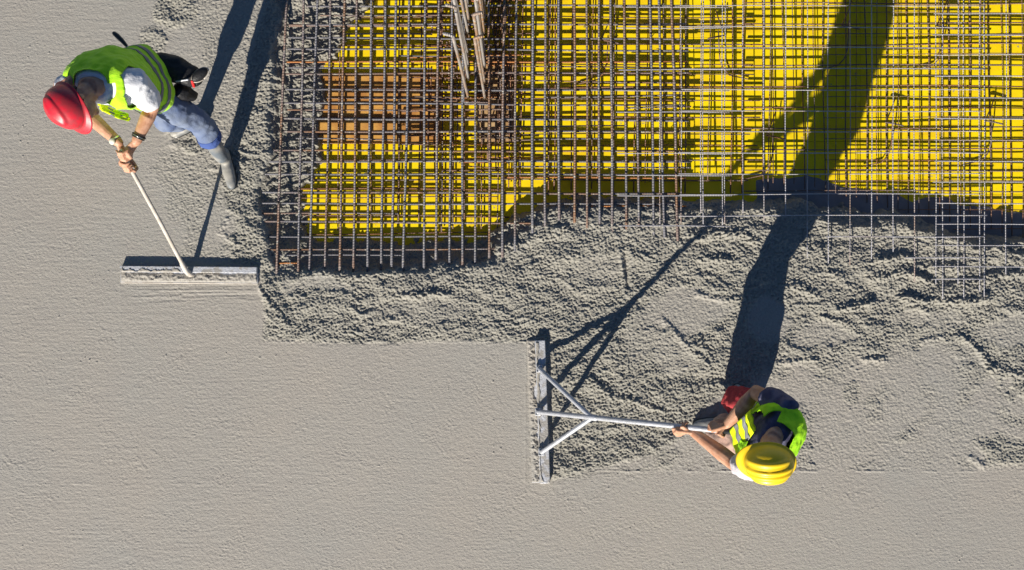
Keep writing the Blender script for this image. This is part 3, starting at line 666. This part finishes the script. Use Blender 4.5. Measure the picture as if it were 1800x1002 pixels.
def shell(tor, v0, v1, off, keep, m, name, parent, nv=120, seg=200, thick=.004, flare=lambda v: 0, amp=1., label=None, dz=None):
    P = []; F = []
    for i in range(nv + 1):
        v = v0 + (v1 - v0) * i / nv
        for k in range(seg): P.append(tor.pt(v, 2 * math.pi * k / seg, off + flare(v)))
    for i in range(nv):
        v = v0 + (v1 - v0) * (i + .5) / nv
        for k in range(seg):
            a = 2 * math.pi * (k + .5) / seg
            if keep(v, a): F.append((i * seg + k, i * seg + (k + 1) % seg, (i + 1) * seg + (k + 1) % seg, (i + 1) * seg + k))
    used = sorted({j for f in F for j in f}); mp = {j: i for i, j in enumerate(used)}; P = [P[j] for j in used]; F = [tuple(mp[j] for j in f) for f in F]
    me = bpy.data.meshes.new(name); me.from_pydata(P, [], F); me.update(); p = coords(me); n = normals(me)
    p = p + n * (fold(p, amp))[:, None]
    me.vertices.foreach_set('co', p.ravel()); me.update()
    me = solid(me, thick); me.materials.clear(); return link(name, me, m, parent, label=label)
def helmet(parent, c, u, f, rt, m, kind):
    """dome with moulded ridges, a rim and a peak"""
    nt_, na = 34, 72; P = []
    def surf(th, ph):      # th 0 at the crown
        x = math.sin(th) * math.cos(ph); y = math.sin(th) * math.sin(ph); z = math.cos(th)
        b = 0.
        wd = math.sin(th) ** .5
        if kind == 'ribs':
            for o in (-.62, -.30, .02, .42):
                b += .0085 * math.exp(-((x - o) / .085) ** 4) * min(1, max(0, (z - .25) * 3))
        else:
            q = (x / .62) ** 2 + ((y - .05) / .86) ** 2; b += .007 / (1 + math.exp((q - .62) * 26))
            b += .004 * math.exp(-(x / .12) ** 2) * (z > .2)
        return c + rt * (x * (.106 + b)) + f * (y * (.126 + b)) + u * (z * (.114 + b) + .0)
    mb = MB(); rings = []
    for i in range(1, nt_ + 1):
        th = math.pi / 2 * i / nt_; rings.append([surf(th, 2 * math.pi * k / na) for k in range(na)])
    for ex, dz in ((.006, -.006), (.012, -.010), (.015, -.013)):
        r = []
        for k in range(na):
            ph = 2 * math.pi * k / na; pk = max(0, math.sin(ph)) ** 2.2; e = ex + ex / .015 * .028 * pk
            r.append(c + rt * (math.cos(ph) * (.106 + e * .9)) + f * (math.sin(ph) * (.126 + e)) + u * (dz - ex / .015 * .012 * pk))
        rings.append(r)
    v = [p for r in rings for p in r]; mb.rings(rings, cap=False); k0 = len(mb.v); mb.v.append(tuple(surf(0, 0))); mb.f += [(k0, (j + 1) % na, j) for j in range(na)]
    me = apply_mods(mb.mesh('shell'), [('SOLIDIFY', dict(thickness=.0035, offset=-1))]); me.materials.clear()
    hl = empty_child('helmet', parent)
    link('shell', me, m, hl)
    band = MB(); band.rings([[c + rt * (math.cos(t) * .098) + f * (math.sin(t) * .116) + u * z for t in (2 * math.pi * k / 40 for k in range(40))] for z in (-.03, .004)], cap=False)
    bm_ = solid(band.mesh(), .003); bm_.materials.clear(); link('headband', bm_, M['black'], hl)
    return hl, surf
def empty_child(name, parent):
    o = bpy.data.objects.new(name, None); C.objects.link(o); o.parent = parent; o.empty_display_size = .05; return o
def decal(surf, th, ph, rt, rp, m, name, parent, lift=.0012, shape=None):
    """small raised patch following the helmet"""
    n = 18; mid = surf(th, ph); P = [mid]; c0 = surf(0, 0)
    F = []
    for k in range(n):
        a = 2 * math.pi * k / n; q = 1 if not shape else shape(a)
        P.append(surf(th + rt * math.sin(a) * q, ph + rp * math.cos(a) * q))
    ctr = sum((surf(math.pi / 2, t) for t in (0, math.pi / 2, math.pi, -math.pi / 2)), Vector()) / 4
    P = [p + (p - ctr).normalized() * lift for p in P]
    F = [(0, 1 + k, 1 + (k + 1) % n) for k in range(n)]
    me = bpy.data.meshes.new(name); me.from_pydata(P, [], F); me.update(); me = solid(me, .001); me.materials.clear(); link(name, me, m, parent)
def boot(knee, ank, toe, parent, sole=True):
    knee, ank, toe = Vector(knee), Vector(ank), Vector(toe); mb = MB(); d = (toe - ank); d.z = 0; d.normalize()
    top = ank.lerp(knee, .62)
    heel = Vector((ank.x, ank.y, .035)) - d * .045; ball = Vector((ank.x, ank.y, .035)) + d * .11; tip = Vector((ank.x, ank.y, .032)) + d * .185
    mb.chain([top, ank.lerp(knee, .3), ank + Z_ * .02, Vector((ank.x, ank.y, .06))], [.060, .054, .047, .044], 16)
    mb.chain([heel, Vector((ank.x, ank.y, .045)), ball, tip], [.036, .040, .044, .033], 14, flat=.8, fdir=Z_)
    o = fuse('boot', mb, .008, M['boot'], parent, 4, lambda p: .002 * noise3(p, 25))
    rim = MB(); ax = (knee - ank).normalized(); rim.chain([top - ax * .006, top + ax * .008], [.063, .063], 18, round_ends=False).build('boot_rim', M['boot'], o)
    so_ = MB(); so_.chain([Vector((heel.x, heel.y, .012)), Vector((ank.x, ank.y, .012)), Vector((ball.x, ball.y, .012)), Vector((tip.x, tip.y, .012))], [.037, .037, .045, .036], 14, flat=.3, fdir=Z_).build('sole', M['blackp'], o)
def eyes(c, u, f, rt, body):
    for s in (-1, 1):
        p = c + f * .084 + u * .012 + rt * (s * .031); e = MB(); e.ball(p, (rt, f, u), (.011, .008, .009), 12, 8); o = e.build('eye', M['eye'], body)
        q = MB(); q.ball(p + f * .006, (rt, f, u), (.005, .003, .005), 10, 6); q.build('iris', M['pupil'], o)

# ---------- worker in the red helmet, upper left
A = empty('person', W(380, 235, 0), 'worker in red helmet and lime vest bending over, hands on a white pole', 'person', 'workers levelling the concrete')
pel, neck = W(251, 142, .93), W(163, 152, 1.38)
hipR, hipL = W(243, 115, .90), W(266, 170, .88); shR, shL = W(112, 148, 1.33), W(236, 142, 1.34)
kR, kL = W(292, 212, .50), W(350, 214, .49); aR, aL = W(340, 208, .12), W(390, 276, .12); toR, toL = W(322, 226, .03), W(407, 325, .03)
eR, eL = W(150, 197, 1.05), W(268, 188, 1.08)
torA = Torso(pel, neck, hipR - hipL, shR - shL, .035)
uA, fA, rA = orth((-.50, -.38, .78), (.62, -.50, -.30)); hc = W(131, 185, 1.44)
dA = (pA1 - pA0); PR = pA0.lerp(pA1, .905); PL = pA0.lerp(pA1, .985)
wR, wL = W(208, 250, 1.04), W(240, 248, 1.07)
mb = MB(); mb.rings(torA.rings(-.15, 1.08, 16, -.012, 24))
mb.chain([neck - torA.t * .04, neck + (hc - neck) * .5, hc - uA * .02], [.062, .056, .058], 14)
add_head(mb, hc, uA, fA, rA)
mb.chain([shR.lerp(shL, .14), shR, eR, wR], [.055, .056, .043, .029], 14); mb.chain([shL.lerp(shR, .14), shL, eL, eL.lerp(wL, .3), wL], [.055, .056, .043, .043, .029], 14)
mb.chain([eR, eR.lerp(wR, .3), wR], [.042, .043, .029], 12)
mb.chain([hipR, kR, kR.lerp(aR, .3), aR], [.085, .055, .052, .036], 14); mb.chain([hipL, kL, kL.lerp(aL, .3), aL], [.085, .055, .052, .036], 14)
for an, d in ((aR, toR - aR), (aL, toL - aL)):
    d = Vector((d.x, d.y, 0)).normalized(); q = Vector((an.x, an.y, .038)); mb.chain([an, q - d * .02, q + d * .13], [.034, .026, .018], 10)
add_hand(mb, PR, dA, (wR - PR), .013, wR, 1, -1); add_hand(mb, PL, dA, (wL - PL), .013, wL, -1, -1)
bodyA = fuse('body', mb, .0042, M['skin'], A, 2)
eyes(hc, uA, fA, rA, bodyA)
hr = MB(); hr.ball(hc + uA * .028 - fA * .012, (rA, fA, uA), (.083, .092, .092), 20, 14); hr.chain([hc - fA * .07 - uA * .03 + rA * .04, hc - fA * .08 - uA * .03, hc - fA * .07 - uA * .03 - rA * .04], [.022] * 3, 10)
fuse('hair', hr, .008, M['hair'], A, 2, lambda p: .002 * noise3(p, 60))
hl, sf = helmet(A, hc + uA * .035, uA, fA, rA, M['redh'], 'panel')
for th, ph, a, b in ((1.0, 3.6, .07, .07), (1.08, 3.95, .06, .05), (.98, 4.3, .08, .06), (1.15, 4.55, .05, .08)):
    decal(sf, th, ph, a, b, M['blue'], 'blue_print', hl, shape=lambda t: 1 + .35 * math.sin(3 * t + ph))
# white t-shirt
sh = MB(); sh.rings(torA.rings(-.12, 1.02, 18, .004, 30))
def sleeve(mb, s0, s, e, fr, r0, r1): mb.chain([s0, s, s.lerp(e, fr * .6), s.lerp(e, fr)], [r0, r0, (r0 + r1) / 2 * 1.04, r1], 18, round_ends=False)
sleeve(sh, shR.lerp(shL, .2) - Z_ * .03, shR - Z_ * .02, eR, .60, .060, .060); sleeve(sh, shL.lerp(shR, .2), shL, eL, .80, .078, .074)
fuse('t_shirt', sh, .0075, M['white'], A, 4, lambda p: fold(p, 1.0))
# vest
def keepA(v, a):
    ca, sa = math.cos(a), math.sin(a)
    if ca < 0 and .60 < v < .955 and abs(ca) > (.90 - .25 * math.sin(math.pi * (v - .60) / .355)): return False
    if ca > 0 and .60 < v < .86 and abs(ca) > (.93 - .1 * math.sin(math.pi * (v - .60) / .26)): return False
    if v > .99 and sa > -.1: return False
    if sa > 0 and v > .45 and abs(ca) < .14 + .5 * (v - .45): return False
    if sa > 0 and abs(ca) < .10: return False
    return True
fl = lambda v: .007 * max(0, .25 - v) * 4
vestA = shell(torA, -.09, 1.03, .024, keepA, M['vest'], 'vest', A, flare=fl)
for v0, v1 in ((.02, .085), (.19, .255)):
    shell(torA, v0, v1, .0285, keepA, M['stripe'], 'reflective_stripe', vestA, nv=5, thick=.002, flare=fl)
def panel(name, pts, wd, wdir, m, parent, stripe=None, thick=.004, n=24, amp=.006):
    """hanging strip of cloth with folds"""
    pts = [Vector(p) for p in pts]; wdir = Vector(wdir).normalized(); rows_ = []
    def at(t):
        s = t * (len(pts) - 1); i = min(int(s), len(pts) - 2); return pts[i].lerp(pts[i + 1], s - i)
    nw = 12; P = []; F = []
    for i in range(n + 1):
        t = i / n; w_ = wd[0] + (wd[1] - wd[0]) * t
        for j in range(nw + 1): P.append(at(t) + wdir * (w_ * (j / nw - .5)) + Z_ * (amp * math.sin(j * 1.3 + t * 3)) + Vector((amp, amp, 0)) * math.sin(j * 1.1 + t * 5))
    for i in range(n):
        for j in range(nw): F.append((i * (nw + 1) + j, i * (nw + 1) + j + 1, (i + 1) * (nw + 1) + j + 1, (i + 1) * (nw + 1) + j))
    me = bpy.data.meshes.new(name); me.from_pydata(P, [], F); me.update(); me = solid(me, thick); me.materials.clear(); o = link(name, me, m, parent)
    if stripe:
        for t0, t1 in stripe:
            i0, i1 = int(t0 * n), int(t1 * n); Q = [p + Vector((-.004, 0, .009)) for p in P[i0 * (nw + 1):(i1 + 1) * (nw + 1)]]
            FF = [(i * (nw + 1) + j, i * (nw + 1) + j + 1, (i + 1) * (nw + 1) + j + 1, (i + 1) * (nw + 1) + j) for i in range(i1 - i0) for j in range(nw)]
            m2 = bpy.data.meshes.new('s'); m2.from_pydata(Q, [], FF); m2.update(); m2 = solid(m2, .0015); m2.materials.clear(); link('reflective_stripe', m2, M['stripe'], o)
    return o
panel('vest_flap', [W(176, 188, 1.22), W(200, 199, 1.14), W(226, 205, 1.05)], (.05, .045), (-.3, 1, .2), M['flap'], vestA, stripe=[(.4, .55), (.72, .98)])
# jeans
tr = MB(); tr.rings(torA.rings(-.22, .12, 8, .004, 28))
tr.chain([hipR - torA.t * .03, hipR.lerp(kR, .5), kR, kR.lerp(aR, .45)], [.102, .090, .078, .078], 18); tr.chain([hipL - torA.t * .03, hipL.lerp(kL, .5), kL, kL.lerp(aL, .42)], [.104, .094, .080, .076], 18)
jeans = fuse('jeans', tr, .008, M['jeans'], A, 4, lambda p: fold(p, 1.1))
cf = MB(); q = kL.lerp(aL, .34); dd = (aL - kL).normalized(); cf.chain([q, q + dd * .06], [.082, .080], 20, round_ends=False)
fuse('cuff', cf, .006, M['cuff'], jeans, 2, lambda p: fold(p, .9))
bl = MB(); bl.rings([[torA.pt(v, 2 * math.pi * k / 40, o) for k in range(40)] for v, o in ((-.045, .012), (-.045, .018), (.02, .018), (.02, .012))], cap=False); bl.build('belt', M['black'], A)
boot(kR, aR, toR, A); boot(kL, aL, toL, A)
# wrist watch and bracelets
def wristband(p, d, r, m, name, parent, w_=.006, tr_=.003):
    d = d.normalized(); up = d.cross(Vector((0, 0, 1))).normalized(); s = d.cross(up); mbb = MB(); pts = [p + up * math.cos(t) * r + s * math.sin(t) * r for t in (2 * math.pi * k / 20 for k in range(21))]
    rings = []
    for q in pts[:-1]:
        n = (q - p).normalized(); rings.append([q + n * (tr_ * math.cos(b)) + d * (w_ * math.sin(b)) for b in (2 * math.pi * k / 8 for k in range(8))])
    rings.append(rings[0]); return mbb.rings(rings, cap=False).build(name, m, parent)
dw = wR - eR; q = eR.lerp(wR, .93); wt = wristband(q, dw, .032, M['steel'], 'wrist_watch', A, .008)
up = Vector((-.3, -.4, 1)).normalized(); MB().chain([q + up * .030, q + up * .041], [.019, .019], 18, round_ends=False).build('watch_case', M['sticker'], wt)
dw = wL - eL; wristband(eL.lerp(wL, .84), dw, .037, M['black'], 'bracelet', A, .005, .004); wristband(eL.lerp(wL, .90), dw, .035, M['blackp'], 'bracelet', A, .004, .004)
wristband(eL.lerp(wL, .87), dw, .036, M['steel'], 'bracelet', A, .0025, .004)
# tool pouch on the belt
Pp = empty('tool_pouch', W(330, 130, .80), 'black tool pouch hanging at the back hip of the red helmeted worker', 'tool pouch')
pm = MB(); c = W(322, 128, .86); ax1 = (W(352, 138, .84) - W(298, 118, .88)).normalized(); ax2 = Z_.cross(ax1).normalized()
pm.chain([c - ax1 * .15, c - ax1 * .05, c + ax1 * .06], [.070, .078, .062], 18, flat=.8, fdir=Z_); pm.chain([W(318, 160, .78), W(334, 166, .70)], [.055, .045], 14); pm.chain([c - Z_ * .16, c - Z_ * .02], [.045, .060], 16)
fuse('bag', pm, .008, M['black'], Pp, 3, lambda p: fold(p, 1.2))
c = W(351, 131, .90); rings = []
cap = MB(); cap.ball(c, ((ax1 + ax2 * -.6).normalized(), (ax2 + ax1 * .6).normalized(), Z_), (.030, .058, .022), 20, 10); cap.build('round_pocket', M['black'], Pp)
ring_pts = [c + (ax1 - ax2 * .6).normalized() * (.032 * math.cos(t)) + (ax2 + ax1 * .6).normalized() * (.060 * math.sin(t)) - Z_ * .010 for t in (2 * math.pi * k / 24 for k in range(25))]
MB().chain(ring_pts, [.0035] * 25, 6, round_ends=False).build('piping', M['pole_w'], Pp)
MB().chain([W(338, 143, .90), W(341, 152, .86)], [.009, .008], 10).build('marker', M['redp'], Pp)
MB().chain([W(310, 143, .90), W(330, 140, .92)], [.006, .006], 8).build('clip', M['alu'], Pp)
# float handle stuck in the far side of the belt
Tr = empty('hand_tool', W(210, 68, .95), 'black handled hand tool sticking out behind the lime vest', 'hand tool')
MB().chain([W(222, 80, .97), W(214, 71, .97), W(206, 63, .97), W(201, 59, .97)], [.010, .014, .015, .013], 12).build('handle', M['blackp'], Tr)
MB().chain([W(246, 104, .97), W(221, 79, .97)], [.006, .006], 8).build('shank', M['steel'], Tr)

# ---------- worker in the yellow helmet, lower right
B = empty('person', W(1290, 715, 0), 'worker in yellow helmet and bright vest pulling the bull float, seen from above', 'person', 'workers levelling the concrete')
pel, neck = W(1345, 752, .93), W(1357, 772, 1.42)
hipR, hipL = W(1358, 728, .90), W(1336, 776, .88); shR, shL = W(1386, 716, 1.38), W(1318, 822, 1.36)
kR, kL = W(1294, 704, .52), W(1266, 768, .52); aR, aL = W(1326, 726, .12), W(1278, 746, .12); toR, toL = W(1316, 716, .03), W(1258, 744, .03)
eR, eL = W(1328, 690, 1.12), W(1292, 815, 1.10)
torB = Torso(pel, neck, hipR - hipL, shR - shL, .02)
torB.K = .93
uB, fB, rB = orth((-.22, -.34, .90), (-.97, -.10, -.10)); hc = W(1351, 808, 1.56)
dB = (pB1 - pB0); PL = pB0.lerp(pB1, .765); PR = pB0.lerp(pB1, .93)
wL, wR = PL + Vector((.075, -.03, .035)), PR + Vector((.055, .04, .045))
mb = MB(); mb.rings(torB.rings(-.15, 1.08, 16, -.012, 24))
mb.chain([neck - torB.t * .04, neck + (hc - neck) * .5, hc - uB * .02], [.062, .056, .058], 14)
add_head(mb, hc, uB, fB, rB)
mb.chain([shR.lerp(shL, .14), shR - Z_ * .012, eR, eR.lerp(wR, .3), wR], [.045, .050, .046, .046, .030], 14); mb.chain([shL.lerp(shR, .14), shL, eL, eL.lerp(wL, .3), wL], [.055, .056, .046, .046, .030], 14)
mb.chain([hipR, kR, kR.lerp(aR, .3), aR], [.085, .055, .052, .036], 14); mb.chain([hipL, kL, kL.lerp(aL, .3), aL], [.085, .055, .052, .036], 14)
for an, d in ((aR, toR - aR), (aL, toL - aL)):
    d = Vector((d.x, d.y, 0)).normalized(); q = Vector((an.x, an.y, .038)); mb.chain([an, q - d * .02, q + d * .13], [.034, .026, .018], 10)
add_hand(mb, PL, dB, Vector((.02, -.3, 1)), .0145, wL, 1, 1); add_hand(mb, PR, dB, Vector((0, .2, 1)), .0145, wR, -1, 1)
bodyB = fuse('body', mb, .0042, M['skin'], B, 2)
eyes(hc, uB, fB, rB, bodyB)
hr = MB(); hr.ball(hc + uB * .028 - fB * .012, (rB, fB, uB), (.083, .092, .092), 20, 14); fuse('hair', hr, .008, M['hair'], B, 2, lambda p: .002 * noise3(p, 60))
hl, sf = helmet(B, hc + uB * .035, uB, fB, rB, M['yelh'], 'ribs')
decal(sf, .95, .25, .05, .06, M['sticker'], 'sticker', hl)
sh = MB(); sh.rings(torB.rings(-.12, 1.03, 18, .004, 30)); sleeve(sh, shR.lerp(shL, .2) - Z_ * .03, shR - Z_ * .012, eR, .62, .068, .068)
fuse('t_shirt', sh, .0075, M['navy'], B, 3, lambda p: fold(p, .8))
s2 = MB(); sleeve(s2, shL.lerp(shR, .06), shL, eL, .62, .073, .066); s2.ball(shL, (X_, Y_, Z_), (.074, .074, .074))
fuse('sleeve', s2, .0075, M['lilac'], B, 3, lambda p: fold(p, 1.2))
def keepB(v, a):
    ca, sa = math.cos(a), math.sin(a)
    if .60 < v < .86 and abs(ca) > (.93 - .16 * math.sin(math.pi * (v - .60) / .28)): return False
    if sa > 0 and v > .40 and abs(ca) < .14 + .5 * (v - .40): return False
    if sa > 0 and abs(ca) < .16: return False
    if v > .985 and sa > .25: return False
    return True
vestB = shell(torB, -.10, 1.05, .040, keepB, M['vest_b'], 'vest', B, flare=fl, amp=1.3)
for v0, v1 in ((.02, .085), (.19, .255)):
    shell(torB, v0, v1, .0445, keepB, M['stripe'], 'reflective_stripe', vestB, nv=5, thick=.002, flare=fl, amp=1.3)
panel('vest_flap', [W(1324, 738, 1.43), W(1303, 762, 1.33), W(1289, 780, 1.16)], (.12, .17), (-.25, 1, .1), M['flap'], vestB, stripe=[(.25, .40), (.62, .78)], amp=.0025)
tr = MB(); tr.rings(torB.rings(-.22, .12, 8, .004, 28)); tr.chain([hipR - torB.t * .03, hipR.lerp(kR, .5), kR, kR.lerp(aR, .4), kR.lerp(aR, .82)], [.118, .110, .096, .092, .086], 18)
fuse('trousers', tr, .008, M['redcloth'], B, 3, lambda p: fold(p, 1.7))
tr = MB(); tr.chain([hipL - torB.t * .02, hipL.lerp(kL, .5), kL, kL.lerp(aL, .4), kL.lerp(aL, .82)], [.112, .104, .092, .090, .086], 18)
fuse('trouser_leg', tr, .008, M['dusty'], B, 3, lambda p: fold(p, 1.7))
boot(kR, aR, toR, B); boot(kL, aL, toL, B)
